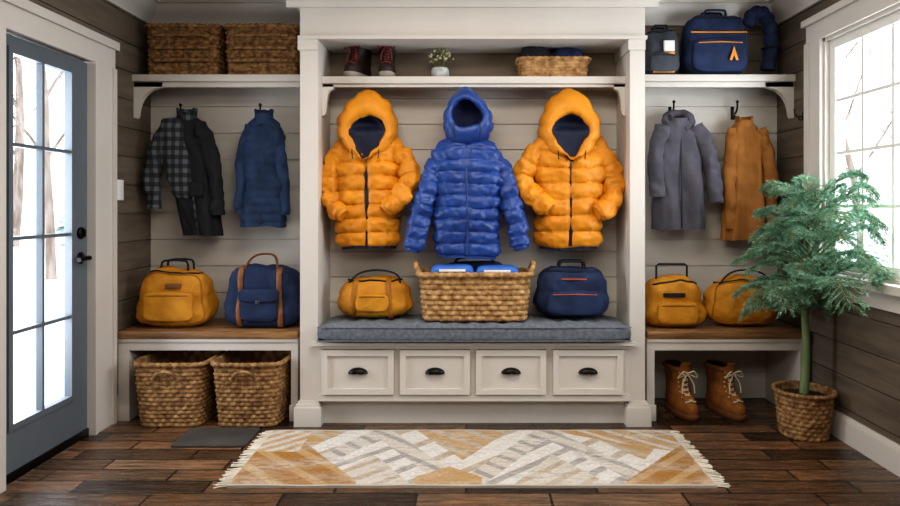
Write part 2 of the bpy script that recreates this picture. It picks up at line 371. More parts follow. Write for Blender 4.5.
# ------------------------------------------------------------------ central bench
e=thing('storage_bench','cream painted storage bench with four drawers','storage bench',((cl1+cr0)/2,0,0)); ex=(cl1+cr0)/2
hwid=(cr0-cl1)/2-.001
mk('body',boxes([(-hwid,hwid,-.01,NB-.002,.17,.5),(-hwid,hwid,.04,NB-.002,0,.17),(-hwid,hwid,-.03,-.01,.475,.495),(-hwid,hwid,-.03,-.01,.155,.19),(-hwid-.035,hwid+.035,-.05,-.001,.495,.515)]),cream,e,smooth=False)
dpx=[(322,394),(400,470),(476,546),(553,623)]
for (a,b) in dpx:
    X0=wx(a,-.03)-ex; X1=wx(b,-.03)-ex; cx=(X0+X1)/2; w=(X1-X0)/2
    z0,z1=.198,.468
    lst=[(X0,X1,-.03,-.01,z0,z1),(X0,X0+.035,-.044,-.03,z0,z1),(X1-.035,X1,-.044,-.03,z0,z1),(X0+.035,X1-.035,-.044,-.03,z1-.035,z1),(X0+.035,X1-.035,-.044,-.03,z0,z0+.035)]
    d=mk('drawer',boxes(lst),cream,e,smooth=False)
    rings=[]
    for j in range(9):
        v=j/8*pi/2; rr=math.cos(v)
        rings.append([(cx+.060*math.cos(u)*(.12+.88*rr),-.031-.03*math.sin(v),.325+.036*math.sin(u)*(.1+.9*rr)) for u in [pi*k/18 for k in range(19)]])
    mk('handle',G().add(loft(rings,False,False,closed=False)),black,d)
def cushion():
    V,Fc=soft(cr0-cl1-.008,.45,.115,p=14,q=5,n=10,nx=90,wr=.003,ws=10)
    out=[]
    for P in V:
        x,y,z=P
        if z>.06: z+= .006*math.cos(x*2*pi/.115)*max(0,min(1,(.225-abs(y))/.03))*.8
        out.append((x,y,z))
    return out,Fc
c=thing('bench_cushion','grey tweed bench cushion on the storage bench','cushion',(ex,.128,.516))
mk('cushion_body',cushion(),cush,c,angle=80)
hw2=(cr0-cl1)/2-.014
for zz in (.018,.098):
    mk('piping',tube([(-hw2,-.219,zz),(-hw2*.5,-.225,zz),(0,-.226,zz),(hw2*.5,-.225,zz),(hw2,-.219,zz)],.004,6),cush,c)
CU=.632
def sidebench(label,x0,x1,pl,pr):
    cx=(x0+x1)/2; e=thing('bench',label,'bench',(cx,.3,0)); a=x0-cx; b=x1-cx; yf=.08-.3
    mk('seat_board',boxg(a+.002,b-.002,yf-.015,YB-.3-.002,.515,.56),woodm,e,bev=.004)
    mk('frame',boxes([(a+.002,a+pl,yf,YB-.302,0,.515),(b-pr,b-.002,yf,YB-.302,0,.515),(a+pl,b-pr,yf,yf+.025,.44,.515)]),cream,e,smooth=False)
    for q0,q1 in ((a+.002,a+pl+.008),(b-pr-.008,b-.002)): mk('foot_trim',boxg(q0,q1,yf-.012,yf-.0,0,.1),cream,e,bev=.002)
    mk('rim_trim',boxg(a+.002,b-.002,yf-.008,yf,.49,.515),cream,e,bev=.002)
sidebench('cream bench with oak seat above two wicker baskets',XL+.022,cl0-.032,.07,.045)
sidebench('cream bench with oak seat above a pair of boots',cr1+.032,XR-.022,.05,.06)
BT=.56
# ------------------------------------------------------------------ baskets
def perim(w,d,p,n):
    D=[]; K=720
    for i in range(K):
        t=2*pi*i/K; c,s=math.cos(t),math.sin(t); r=(abs(c)**p+abs(s)**p)**(-1/p)
        D.append(Vector((c*r*w/2,s*r*d/2,0)))
    acc=[0]
    for i in range(K): acc.append(acc[-1]+(D[(i+1)%K]-D[i]).length)
    tot=acc[-1]; out=[]; j=0
    for i in range(n):
        L=tot*i/n
        while acc[j+1]<L: j+=1
        u=(L-acc[j])/(acc[j+1]-acc[j]); out.append(D[j].lerp(D[(j+1)%K],u))
    return out
def basket(name,label,loc,w,d,h,m,taper=.86,rows=14,nw=30,amp=.008,p=6,rot=0,rimr=.014,handles=None,cat_='basket',group=None,bow=0):
    e=thing(name,label,cat_,loc,rot,group); seg=nw*6
    B=perim(w,d,p,seg); sub=4; rings=[]
    NN=[(Vector(((B[(i+1)%seg]-B[i-1]).y,-(B[(i+1)%seg]-B[i-1]).x,0))).normalized() for i in range(seg)]
    sd_=w*13+loc[0]*3
    for k in range(rows*sub+1):
        z=h*k/(rows*sub); row=k//sub; fr=(k%sub)/sub
        s=taper+(1-taper)*z/h+bow*math.sin(pi*z/h); pf=math.sin(pi*fr)**.7 if fr>0 else 0
        rings.append([B[i]*s+NN[i]*(amp*(pf*(.7+.6*math.cos(2*pi*nw*i/seg+pi*row)))-amp+.006*noise.noise(Vector((B[i].x*9+sd_,B[i].y*9,z*9))))+Vector((0,0,z+.004*noise.noise(Vector((B[i].x*6+sd_,B[i].y*6,z*5)))*min(1,z*20))) for i in range(seg)])
    for s0,z in ((.96,h),(.95,h*.9),(taper*.93,.02)):
        rings.append([B[i]*s0-NN[i]*.006+Vector((0,0,z)) for i in range(seg)])
    mk('basket_body',loft(rings),m,e,angle=70)
    R=[B[i]*1.0+Vector((0,0,h+.004*noise.noise(Vector((B[i].x*6+sd_,B[i].y*6,1))))) for i in range(seg)]
    mk('rim',tube(R,[rimr*(1+.18*math.sin(2*pi*nw*1.5*i/seg)) for i in range(seg)],8,closed=True),m,e,angle=70)
    if handles=='front':
        pts=cat([(-.07,-d/2-.002,h*.76),(-.05,-d/2-.02,h*.87),(0,-d/2-.028,h*.91),(.05,-d/2-.02,h*.87),(.07,-d/2-.002,h*.76)],6)
        mk('handle',tube(pts,.011,8),m,e)
    if handles=='slots':
        for dz in (.30,.55,.80):
            pts=cat([(-w*.36,-d/2-.0,h*dz),(-w*.3,-d/2-.012,h*dz),(w*.3,-d/2-.012,h*dz),(w*.36,-d/2-.0,h*dz)],8)
            mk('handle' if dz>.7 else 'woven_band',tube(pts,.013,8),m,e)
    if handles=='ends':
        for s in (-1,1):
            pts=cat([(s*w*.49,-d*.22,h-.01),(s*(w*.5+.015),-d*.14,h+.045),(s*(w*.5+.02),0,h+.06),(s*(w*.5+.015),d*.14,h+.045),(s*w*.49,d*.22,h-.01)],6)
            mk('handle',tube(pts,[.014*(1+.2*math.sin(i*1.6)) for i in range(len(pts))],8),m,e)
    if handles=='top':
        pts=cat([(-w*.2,-d*.1,h-.02),(-w*.18,-d*.05,h+.05),(-w*.08,0,h+.095),(w*.06,0,h+.1),(w*.14,.0,h+.05),(w*.16,0,h-.02)],6)
        mk('handle',tube(pts,.009,8),m,e)
    return e
gb='wicker baskets on the high shelf'
basket('wicker_basket','brown woven rectangular basket with slatted bands on shelf',((wx(143,.32)+wx(220,.32))/2,.43,ST),.49,.22,.33,wickd,taper=.97,rows=11,nw=24,p=10,handles='slots',group=gb,amp=.012)
basket('wicker_basket','brown woven rectangular basket with slatted bands on shelf',((wx(223,.32)+wx(298,.32))/2,.43,ST),.485,.22,.33,wickd,taper=.97,rows=11,nw=24,p=10,handles='slots',group=gb,amp=.012)
gb='wicker baskets under the bench'
basket('wicker_basket','open brown wicker basket on floor under the bench',(-1.805,.12,.002),.44,.40,.385,wick,taper=.88,rows=15,nw=28,handles='front',group=gb,amp=.010)
basket('wicker_basket','open brown wicker basket on floor under the bench',(-1.333,.12,.002),.43,.40,.385,wick,taper=.88,rows=15,nw=28,handles='front',group=gb,amp=.010)
basket('wicker_basket','long light wicker basket holding blue packs on the cushion',((wx(417,-.05)+wx(533,-.05))/2,.12,CU+.008),.70,.34,.285,wickl,taper=.93,rows=9,nw=26,amp=.013,handles='ends',rimr=.017)
bc=(wx(417,-.05)+wx(533,-.05))/2
for i,(dx,w_,hh_,r) in enumerate(((-.14,.27,.315,.02),(.14,.27,.31,-.03))):
    e=thing('blue_pack','blue packaged bundle standing in the wicker basket','package',(bc+dx,.09,CU+.03),r)
    mk('pack_body',soft(w_,.16,hh_,p=8,q=8,n=10,wr=.004,seed=i),bluebox,e)
    mk('pack_label',boxg(-w_*.3,w_*.3,-.084,-.079,hh_*.88,hh_*.93),white,e,bev=.001)
e=thing('folded_bag','folded navy bag with a carry loop in the basket','bag',(bc,.22,CU+.03))
mk('bag_body',soft(.42,.08,.325,p=6,q=5,n=10,wr=.006,seed=3),navy,e)
mk('handle',tube(cat([(-.13,-.02,.31),(-.1,-.02,.345),(0,-.02,.355),(.1,-.02,.345),(.13,-.02,.31)],6),.008,8,side=(0,1,0)),blackf,e)
basket('wicker_basket','small tan wicker basket with arched handle on shelf',((wx(516,.2)+wx(590,.2))/2,.225,CT),.46,.2,.12,wickl,taper=.92,rows=6,nw=22,handles='top',rimr=.012)
for i,(dx,w_,r,m_,hz_) in enumerate(((-.112,.20,.1,blackf,.165),(.105,.20,-.1,navy,.15))):
    e=thing('folded_hat','dark knitted hat tucked in the small wicker basket','hat',((wx(516,.2)+wx(590,.2))/2+dx,.225,CT+.055),r)
    mk('hat_body',soft(w_,.14,hz_,p=3,q=2.5,n=10,wr=.016,seed=i+9),m_,e)
    mk('hat_band',tube([(w_*.46*math.cos(t),.07*.92*math.sin(t),.055) for t in [2*pi*k/24 for k in range(24)]],.008,6,closed=True),m_,e)
# ------------------------------------------------------------------ puffer jackets
def puffer(name,label,loc,m,ml,L,bw,bh,hood,sleeves,seed=0,depth=.115,placket=.012,puff=.018,vee=0):
    e=thing(name,label,'jacket',loc)
    A=[(0,bw*.9),(.05,bw*.96),(.5,bw*.98),(.75,bw*1.03),(.87,bw*1.0),(.95,bw*.78),(1,bw*.45)]
    B=[(0,depth*.8),(.3,depth),(.7,depth),(.88,depth*.85),(1,depth*.45)]
    n=int(L/bh+.5); bh=L/n; sub=10; nt=120; rings=[]
    for k in range(n*sub+1):
        z=L*k/(n*sub); t=z/L; a=itp(A,t); b=itp(B,t); fr=(k%sub)/sub; row=k//sub
        pf=(math.sin(pi*fr)**.6 if fr>0 else 0)
        r=[]
        for i in range(nt):
            th=2*pi*i/nt; c,s=math.cos(th),math.sin(th)
            x=a*sg(c,.75); y=b*sg(s,.7)
            cen=math.exp(-(x/.018)**2) if s<0 else 0
            lump=1+.6*noise.noise(Vector((x*10,row*3.7+seed,y*5)))
            d=puff*pf*lump*(1-.8*cen)-.010*cen
            zz=z+.012*noise.noise(Vector((x*7+seed,row*1.3,3)))+.006*math.sin(x*9+seed)
            w1=noise.noise(Vector((x*7,z*4+seed*3,y*6)))*.02
            pk=noise.noise(Vector((x*60,row*5+seed+(.35*fr),y*40)))*.007*(1.15-pf)
            w3=noise.noise(Vector((x*22+z*14,z*26-x*10,seed+y*15)))*.010
            dd=Vector((c,s*1.2,0)).normalized()*(d+w1+(pk+w3)*(1-cen))
            r.append((x+dd.x,y+dd.y,zz))
        rings.append(r)
    mk('body',loft(rings),m,e,angle=85)
    hemr=[[(x*.97,y*.97,z+.004) for x,y,z in rings[0]],[(x*.94,y*.95,z-.018) for x,y,z in rings[0]],[(x*.85,y*.85,z-.016) for x,y,z in rings[0]]]
    mk('hem_band',loft(hemr,True,True),ml if vee else m,e)
    def bcf(z): return itp(B,z/L)
    ztop=.97 if not vee else .88
    pts=[(.004*math.sin(z*9),-bcf(z)+.002-.003*math.sin(z*30),z) for z in [L*.01+L*(ztop-.01)*k/30 for k in range(31)]]
    mk('zipper',tube(pts,placket,8,side=(1,0,0),flat=.4),zipm if vee else blue,e)
    for si,(pp,r0,r1) in enumerate(sleeves):
        P=cat(pp,14); N=len(P); tot=[0]
        for i in range(N-1): tot.append(tot[-1]+(P[i+1]-P[i]).length)
        nb=max(3,int(tot[-1]/(bh*1.0)+.5))
        S=nb*10; Q=[]; j=0
        for k in range(S+1):
            Lk=tot[-1]*k/S
            while j<N-2 and tot[j+1]<Lk: j+=1
            Q.append(P[j].lerp(P[j+1],min(1,(Lk-tot[j])/(tot[j+1]-tot[j]+1e-9))))
        rr=[]
        for k in range(S+1):
            t=k/S; fr=(k%10)/10
            rr.append(r0+(r1-r0)*t+puff*.75*(math.sin(pi*fr)**.6 if fr>0 else 0)-(.01 if k==S else 0))
        V,Fc=tube(Q,rr,36,flat=.9)
        V=[v+Vector((noise.noise(v*13+Vector((seed,9,0))),noise.noise(v*13+Vector((4,seed,0))),noise.noise(v*13+Vector((4,2,seed)))))*.018+Vector((noise.noise(v*38+Vector((seed,9,0))),noise.noise(v*38+Vector((4,seed,0))),0))*.009 for v in V]
        sl=mk('sleeve',(V,Fc),m,e,angle=85)
        dirv=(Q[-1]-Q[-4]).normalized()
        mk('cuff',tube([Q[-1]-dirv*.02,Q[-1]+dirv*.004,Q[-1]+dirv*.014],[r1*.9,r1*.9,r1*.8],20),m,sl)
    hw,hh,hz,opx,opz,oz=hood; nt=96
    def Of(th,sc=1.0):
        c,s=math.cos(th),math.sin(th)
        lo=max(0,-s)
        X=c*(1-.12*s)*hw*opx*sc*(1-vee*.45*lo**2); Z=s*hh*opz*sc*(1+vee*.95*lo**2.5)
        return X,Z+oz
    def Ff(th,sc=1.0):
        c,s=math.cos(th),math.sin(th)
        return c*(1-.20*s-.04*s*s)*hw*sc, s*hh*sc
    def ring(t,y,sc=1.0,pf=0,dy=0):
        r=[]
        for i in range(nt):
            th=2*pi*i/nt; c,s=math.cos(th),math.sin(th)
            x1,z1=Of(th); x2,z2=Ff(th,sc)
            X=x1+(x2-x1)*t; Z=z1+(z2-z1)*t
            wv=noise.noise(Vector((X*9,Z*9,y*12+seed)))*.02+noise.noise(Vector((X*30,Z*30,y*25+seed)))*.007
            if sc<.2: wv=0
            pq=pf*abs(math.sin((Z)/bh*pi+.5))**.6
            yy=y-vee*.035*max(0,-s)*(1-t)
            r.append((X+c*(wv+pq),yy+wv*.5,hz+Z+s*(wv+pq)))
        return r
    R=[ring(0,-.105),ring(.04,-.130),ring(.14,-.142,1,.003),ring(.42,-.138,1,.008),ring(.75,-.115,1,.012),ring(1,-.06,1,.013),ring(1,.0,1.02,.013),ring(1,.06,.96,.01),ring(1,.11,.75,.005),ring(1,.135,.4),ring(1,.14,.04)]
    hd_=mk('hood',loft(R,False,True),m,e,angle=85)
    Rl=[]
    for sc,yy in ((1.01,-.112),(.96,-.10),(.88,-.085),(.75,-.06),(.6,-.045),(.42,-.035),(.2,-.02),(.02,-.018)):
        r=[]
        for i in range(nt):
            th=2*pi*i/nt; X,Z=Of(th,1); X*=sc; Z=oz+(Z-oz)*sc; s=math.sin(th)
            y_=yy-vee*.035*max(0,-s)*sc
            u=max(0,min(1,(L+.075-(hz+Z))/.07)); u=u*u*(3-2*u)
            if vee: y_=y_*(1-u)+min(y_,-.128)*u
            r.append((X,y_,hz+Z))
        Rl.append(r)
    mk('hood_lining',loft(Rl,False,True),ml,hd_,angle=85)
    for sd in (-1,1):
        x1,z1=Of(-pi/2+sd*.9)
        mk('drawstring',tube(cat([(x1,-.14,hz+z1),(x1+sd*.004,-.155,hz+z1-.05),(x1,-.15,hz+z1-.10)],4),.003,6),zipm,hd_)
    return e
JY=.19
cxp=369
hem=wz(246,JY); Lb=wz(136,JY)-hem
k=4.17/652
def sp(px,py,y,cx): return ((px-cx)*k,y,(246-py)*k)
puffer('puffer_jacket','orange hooded puffer jacket with navy lining and tucked sleeves',(wx(cxp,JY),JY,hem),orange,lining,Lb,.196,.092,(.178,.20,wz(125,JY)-hem,.64,.47,-.05),
  [([sp(352,145,.01,cxp),sp(340,156,-.01,cxp),sp(332,182,-.03,cxp),sp(335,203,-.07,cxp),sp(346,214,-.11,cxp)],.07,.054),
   ([sp(387,145,.01,cxp),sp(400,156,-.03,cxp),sp(410,178,-.06,cxp),sp(402,196,-.11,cxp),sp(389,209,-.13,cxp)],.071,.054)],seed=1,placket=.013,vee=1,puff=.018)
cxp=568
puffer('puffer_jacket','orange hooded puffer jacket with navy lining and dark zipper',(wx(cxp,JY),JY,hem),orange,lining,Lb,.204,.098,(.182,.212,wz(125,JY)-hem,.64,.47,-.05),
  [([sp(550,145,.01,cxp),sp(534,156,-.02,cxp),sp(522,178,-.03,cxp),sp(532,196,-.08,cxp),sp(546,208,-.12,cxp)],.071,.054),
   ([sp(588,145,.01,cxp),sp(602,156,-.01,cxp),sp(612,184,-.03,cxp),sp(607,204,-.08,cxp),sp(594,212,-.12,cxp)],.072,.056)],seed=5,placket=.013,vee=1,puff=.018)
cxp=467; JB=.13
hemb=wz(255,JB)
puffer('puffer_jacket','royal blue hooded puffer jacket with long hanging sleeves',(wx(cxp,JB),JB,hemb),blue,M('blue_lining','#0c1538',rough=.8),wz(137,JB)-hemb,.21,.078,(.142,.172,wz(119,JB)-hemb,.64,.52,.02),
  [([sp(449,150,.01,cxp),sp(436,162,-.02,cxp),sp(424,198,-.05,cxp),sp(414,240,-.05,cxp)],.068,.052),
   ([sp(486,150,.01,cxp),sp(499,162,-.02,cxp),sp(511,198,-.05,cxp),sp(520,238,-.05,cxp)],.068,.052)],seed=9,placket=.006,puff=.014)
# ------------------------------------------------------------------ hooks
def soft_ball(x,y,z,r):
    V,Fc=soft(2*r,2*r,2*r,p=2,q=2,n=4,wr=0); return [(v[0]+x,v[1]+y,v[2]+z-r) for v in V],Fc
def hook(loc,label,ang=0,sc=1):
    e=thing('coat_hook',label,'hook',loc,ang); e.scale=(sc,sc,sc)
    mk('hook_plate',boxg(-.011,.011,-.006,0,-.045,.045),black,e,bev=.002)
    mk('hook_prong',G().add(tube(cat([(0,-.004,.0),(0,-.05,-.01),(0,-.085,.02),(0,-.09,.06)],6),.0065,8)).add(soft_ball(0,-.09,.065,.011)),black,e)
    mk('hook_prong',G().add(tube(cat([(0,-.004,-.03),(0,-.03,-.045),(0,-.045,-.03)],6),.005,8)).add(soft_ball(0,-.045,-.028,.008)),black,e)
hl='black double coat hook on the cream shiplap wall'
HK=[(183,107),(262,107),(672,104),(735,104)]
for px,py in HK: hook((wx(px,.5),YB,wz(py,.46)-.05),hl)
hook((XR,.20,wz(116,.20)),'small black coat hook on the dark shiplap side wall',-pi/2,.6)
# ------------------------------------------------------------------ coats on hooks
def coat(name,label,loc,m,L,prof,depth,sleeves,folds=.12,nf=5,seed=0,collar=.05,collar_m=None,zip_=True,quilt=0,zm=None,tilt=0,pockets=None,hoodd=False):
    e=thing(name,label,'jacket',loc)
    rings=[]; nt=90; nk=70 if not quilt else 110
    for k in range(nk+1):
        t=k/nk; z=-L*(1-t); a=itp(prof,t); b=itp([(0,depth),(.5,depth*.95),(.85,depth*.8),(1,depth*.45)],t)
        q=0
        if quilt: q=.008*abs(math.sin(pi*z/quilt))**.6
        r=[]; sh=tilt*(1-t)
        for i in range(nt):
            th=2*pi*i/nt; c,s=math.cos(th),math.sin(th)
            f=folds*(1-t*.8)*(math.sin(nf*th+seed+2*noise.noise(Vector((c,s,z*2+seed)))))
            x=a*sg(c,.85)*(1+f*.25); y=b*sg(s,.8)*(1+f)
            w=noise.noise(Vector((x*9,y*9,z*3+seed)))*.018+noise.noise(Vector((x*24+z*7,y*20,z*7+seed)))*.007
            cen=math.exp(-(x/.01)**2) if s<0 else 0
            zz=z+(.012*noise.noise(Vector((x*8,seed,y*8))) if k==0 else 0)
            r.append((x+c*(w*.6+q)+sh,min(y+s*(w*1.5+q)+.008*cen,depth*1.05),zz))
        rings.append(r)
    mk('body',loft(rings),m,e,angle=75)
    if zip_:
        pts=[(tilt*(1-t),-itp([(0,depth),(.5,depth*.95),(.85,depth*.8),(1,depth*.5)],t)*(1.03)+.006,-L*(1-t)) for t in [.02+.93*i/24 for i in range(25)]]
        mk('zipper',tube(pts,.006,6,side=(1,0,0),flat=.5),zm or zipm,e)
    for (pp,r0,r1,ms) in sleeves:
        P=cat(pp,12)
        V,Fc=tube(P,lambda t:r0+(r1-r0)*t,26,side=(1,0,0),flat=.8)
        V=[v+Vector((noise.noise(Vector((v.x*14,v.y*14,v.z*8+seed)))*.012,noise.noise(v*14+Vector((4,seed,0)))*.026,0))+Vector((noise.noise(Vector((v.x*14,v.y*14,v.z*30+seed)))*.004,noise.noise(Vector((v.x*14+5,v.y*14,v.z*34+seed)))*.012,0)) for v in V]
        sl=mk('sleeve',(V,Fc),ms,e,angle=75)
        mk('cuff',tube([P[-1]+Vector((0,0,.025)),P[-1]-Vector((0,0,.008))],[r1*1.02,r1*1.0],16,side=(1,0,0),flat=.8),ms,sl)
    a=itp(prof,1)
    cr=[]
    for (s_,z_) in ((1.15,-.02),(1.1,.015),(1.2,collar),(1.0,collar+.003),(.85,collar*.6),(.8,-.02)):
        cr.append([(a*s_*math.cos(t),depth*.55*s_*math.sin(t),z_+(-.03 if math.sin(t)<-.6 else 0)) for t in [2*pi*i/32 for i in range(32)]])
    mk('collar',loft(cr,False,False),collar_m or m,e)
    if hoodd:
        P=cat([(-.075,-.03,-.045),(-.085,.0,-.005),(-.05,.03,.03),(0,.04,.04),(.05,.03,.03),(.085,.0,-.005),(.075,-.03,-.045),(.03,-.06,-.085)],7)
        V,Fc=tube(P,lambda t:.034*(.55+.45*math.sin(pi*min(1,t*1.1))),16)
        V=[v+Vector((noise.noise(v*20),noise.noise(v*20+Vector((5,0,0))),noise.noise(v*20+Vector((0,5,0)))))*.012 for v in V]
        mk('hood',(V,Fc),m,e)
    if pockets:
        for (px_,pz_,pw,ph) in pockets:
            V,Fc=soft(pw,.025,ph,p=6,q=6,n=6,wr=.002); mk('pocket',([(v[0]+px_,v[1]-depth*1.0,v[2]+pz_) for v in V],Fc),m,e)
    return e
k2=4.4/652
def sq(px,py,y,cx,cy): return ((px-cx)*k2,y,(cy-py)*k2)
CYb=.415
cx,cy=187,116
e=coat('hanging_jacket','black jacket layered over a grey plaid flannel shirt on hook',(wx(cx,CYb),CYb,wz(cy,CYb)),blackf,(236-cy)*k2,[(0,.13),(.3,.14),(.6,.15),(.85,.16),(.93,.12),(1,.06)],.085,
  [([sq(176,124,-.03,cx,cy),sq(164,145,-.05,cx,cy),sq(156,175,-.05,cx,cy),sq(157,208,-.05,cx,cy)],.07,.05,plaid),
   ([sq(199,126,-.02,cx,cy),sq(211,148,-.04,cx,cy),sq(218,180,-.05,cx,cy),sq(221,214,-.05,cx,cy)],.06,.045,blackf)],seed=2,tilt=.11,collar_m=plaid,pockets=[(.10,-.55,.09,.1)],zm=plaid)
V,Fc=soft(.17,.10,.54,p=3,q=4,n=14,wr=.014,seed=4,fn=lambda x,y,z:(x+.5*(-z)+.1,y,z))
mk('shirt_front',([(v[0]-.05,v[1]-.055,v[2]-.56) for v in V],Fc),plaid,e)
cx,cy=264,117
coat('hanging_vest','navy quilted vest with stand collar hanging from hook',(wx(cx,CYb),CYb,wz(cy,CYb)),navyc,(227-cy)*k2,[(0,.15),(.3,.14),(.6,.13),(.82,.135),(.93,.10),(1,.055)],.08,
  [([sq(252,126,-.02,cx,cy),sq(246,145,-.03,cx,cy),sq(243,175,-.04,cx,cy),sq(242,212,-.04,cx,cy)],.04,.03,navyc),
   ([sq(275,126,-.02,cx,cy),sq(281,145,-.03,cx,cy),sq(285,175,-.04,cx,cy),sq(287,214,-.04,cx,cy)],.04,.03,navyc)],seed=3,folds=.1,quilt=.055,nf=4)
cx,cy=678,119
coat('hanging_jacket','charcoal grey softshell jacket with slouched hood hanging from hook',(wx(cx,CYb),CYb,wz(cy,CYb)),greyc,(230-cy)*k2,[(0,.175),(.3,.172),(.6,.165),(.85,.16),(.94,.11),(1,.06)],.085,
  [([sq(663,128,-.02,cx,cy),sq(656,146,-.04,cx,cy),sq(653,172,-.05,cx,cy),sq(656,196,-.055,cx,cy)],.062,.05,greyc),
   ([sq(693,128,-.02,cx,cy),sq(704,146,-.04,cx,cy),sq(710,174,-.05,cx,cy),sq(713,202,-.055,cx,cy)],.062,.05,greyc)],seed=6,collar=.03,folds=.14,hoodd=True)
cx,cy=744,121
coat('hanging_coat','tan suede coat draped from a black hook',(wx(cx,CYb),CYb,wz(cy,CYb)),tan,(241-cy)*k2,[(0,.15),(.3,.14),(.6,.125),(.85,.12),(.94,.085),(1,.05)],.08,
  [([sq(733,130,-.02,cx,cy),sq(729,150,-.04,cx,cy),sq(727,185,-.05,cx,cy),sq(729,228,-.05,cx,cy)],.045,.04,tan),
   ([sq(757,130,-.02,cx,cy),sq(764,150,-.04,cx,cy),sq(768,185,-.05,cx,cy),sq(769,225,-.05,cx,cy)],.045,.04,tan)],seed=8,folds=.3,nf=6,collar=.03,zip_=False)
# ------------------------------------------------------------------ bags
def bag(name,label,loc,w,d,h,m,mt,rot=0,p=4,q=4,taper=.15,seed=0,handle=None,hm=None,pocket=None,flap=False,bands=(),bandm=None,zip_=True,patch=None,pipe=None,wr=.014,hh=.07,sag=.12,cat_='bag',lean=0):
    e=thing(name,label,cat_,loc,rot)
    rn=random.Random(seed); ph=rn.uniform(0,6)
    def fn(x,y,z):
        s=1-taper*(z+1)/2; u=max(0,z)
        zz=z-sag*u*(.5+.5*math.sin(x*3.2+ph))-sag*.8*u*abs(x)**2
        bul=1+.05*math.sin(max(0,-z)*pi)
        return x*s*bul+lean*u,y*(1-taper*1.2*(z+1)/2)*bul,zz
    mk('bag_body',soft(w,d,h,p=p,q=q,n=30,fn=fn,wr=wr,ws=10,seed=seed),m,e,angle=85)
    def surf(xn,zn,off=.004):
        z_=max(-.999,min(.999,zn)); base=(1-abs(z_)**q)**(p/q)-abs(xn)**p
        y=-(max(base,0))**(1/p); X,Y,Z=fn(xn,y,z_)
        P=Vector((X*w/2,Y*d/2,(Z+1)*h/2)); s=noise.noise(P*10+Vector((seed*7.3,seed,0)))+.5*noise.noise(P*10*2.3+Vector((seed,5,0)))
        nn=Vector((xn**3,y**3,z_**3)).normalized()
        P+=nn*(wr*s+off); return tuple(P)
    if zip_:
        pts=[surf(xn,.80+.05*(1-xn*xn),.002) for xn in [-.82+1.64*i/26 for i in range(27)]]
        mk('zipper',tube(pts,.006,6),zipm,e)
    if pipe:
        loop=[]
        for i in range(64):
            t=2*pi*i/64; c,s=math.cos(t),math.sin(t); r=(abs(c)**6+abs(s)**6)**(-1/6)
            loop.append(surf(c*r*.86,s*r*.8,.002))
        mk('piping',tube(loop,.0055,6,closed=True),pipe,e)
    if pocket:
        pw,ph_,pz=pocket
        V,Fc=soft(pw,.05,ph_,p=5,q=5,n=14,wr=.007,ws=12,seed=seed+1)
        y0=surf(0,(pz+ph_/2)/h*2-1)[1]
        pk=mk('pocket',([(v[0],v[1]+y0+.006,v[2]+pz) for v in V],Fc),m,e,angle=85)
        mk('pocket_zipper',tube([(-pw*.4,y0-.016,pz+ph_*.86),(0,y0-.021,pz+ph_*.88),(pw*.4,y0-.016,pz+ph_*.86)],.004,6),mt,pk)
        if flap:
            V,Fc=soft(pw*1.06,.035,ph_*.42,p=5,q=5,n=8,wr=.003,seed=seed+2)
            mk('pocket_flap',([(v[0],v[1]+y0-.014,v[2]+pz+ph_*.62) for v in V],Fc),m,pk,angle=80)
            mk('buckle',boxg(-.012,.012,y0-.038,y0-.028,pz+ph_*.58,pz+ph_*.68),chrome,pk,bev=.002)
    for xn in bands:
        pts=[surf(xn,zn,.005) for zn in [-.9+1.86*i/30 for i in range(31)]]
        mk('strap',tube(pts,.017,8,side=(1,0,0),flat=.3),bandm or mt,e)
    hm=hm or mt
    if handle=='arch':
        for yy in (-d*.16,d*.16):
            z0=h*.85
            pts=cat([(-w*.17,yy,z0),(-w*.16,yy,h+hh*.5),(-w*.08,yy,h+hh),(w*.08,yy,h+hh),(w*.16,yy,h+hh*.5),(w*.17,yy,z0)],6)
            mk('handle',tube(pts,.010,8,side=(0,1,0),flat=.7),hm,e)
    if handle=='big':
        pts=cat([(-w*.22,-d*.3,h*.55),(-w*.22,-d*.33,h*.95),(-w*.15,-d*.1,h+hh*.75),(0,0,h+hh),(w*.15,-d*.1,h+hh*.75),(w*.22,-d*.33,h*.95),(w*.22,-d*.3,h*.55)],6)
        mk('handle',tube(pts,.014,8,side=(0,1,0),flat=.5),hm,e)
    if handle=='frame':
        pts=[(-w*.26,0,h*.75),(-w*.26,0,h+hh),(-w*.22,0,h+hh+.012),(w*.22,0,h+hh+.012),(w*.26,0,h+hh),(w*.26,0,h*.75)]
        mk('handle',tube(pts,.007,8),hm,e)
    if handle=='low':
        pts=cat([(-w*.38,-d*.2,h*.7),(-w*.2,-d*.25,h+hh*.3),(w*.05,-d*.15,h+hh),(w*.3,-d*.2,h+hh*.1),(w*.36,-d*.25,h*.7)],6)
        mk('handle',tube(pts,.010,8,side=(0,1,0),flat=.6),hm,e)
    if patch:
        pw,ph_,pz,pm,pxo=patch
        y0=surf(pxo/(w/2),(pz)/h*2-1)[1]-(.02 if pocket and abs(pxo)<pocket[0]/2 and pocket[2]<pz<pocket[1]+pocket[2] else 0)
        mk('patch',boxg(pxo-pw/2,pxo+pw/2,y0-.006,y0+.02,pz-ph_/2,pz+ph_/2),pm,e,bev=.002)
    return e,surf
by=.27
def cxw(a,b,Y): return (wx(a,Y)+wx(b,Y))/2
bag('duffel_bag','orange leather duffel with carry handles on the oak bench',(cxw(131,211,.17),by,BT+.001),.51,.28,.40,obag,obagd,taper=.24,p=3.6,q=3.4,seed=1,handle='arch',hm=blackf,pocket=(.32,.19,.05),patch=(.1,.035,.27,leather,.02),pipe=obagd,hh=.03)
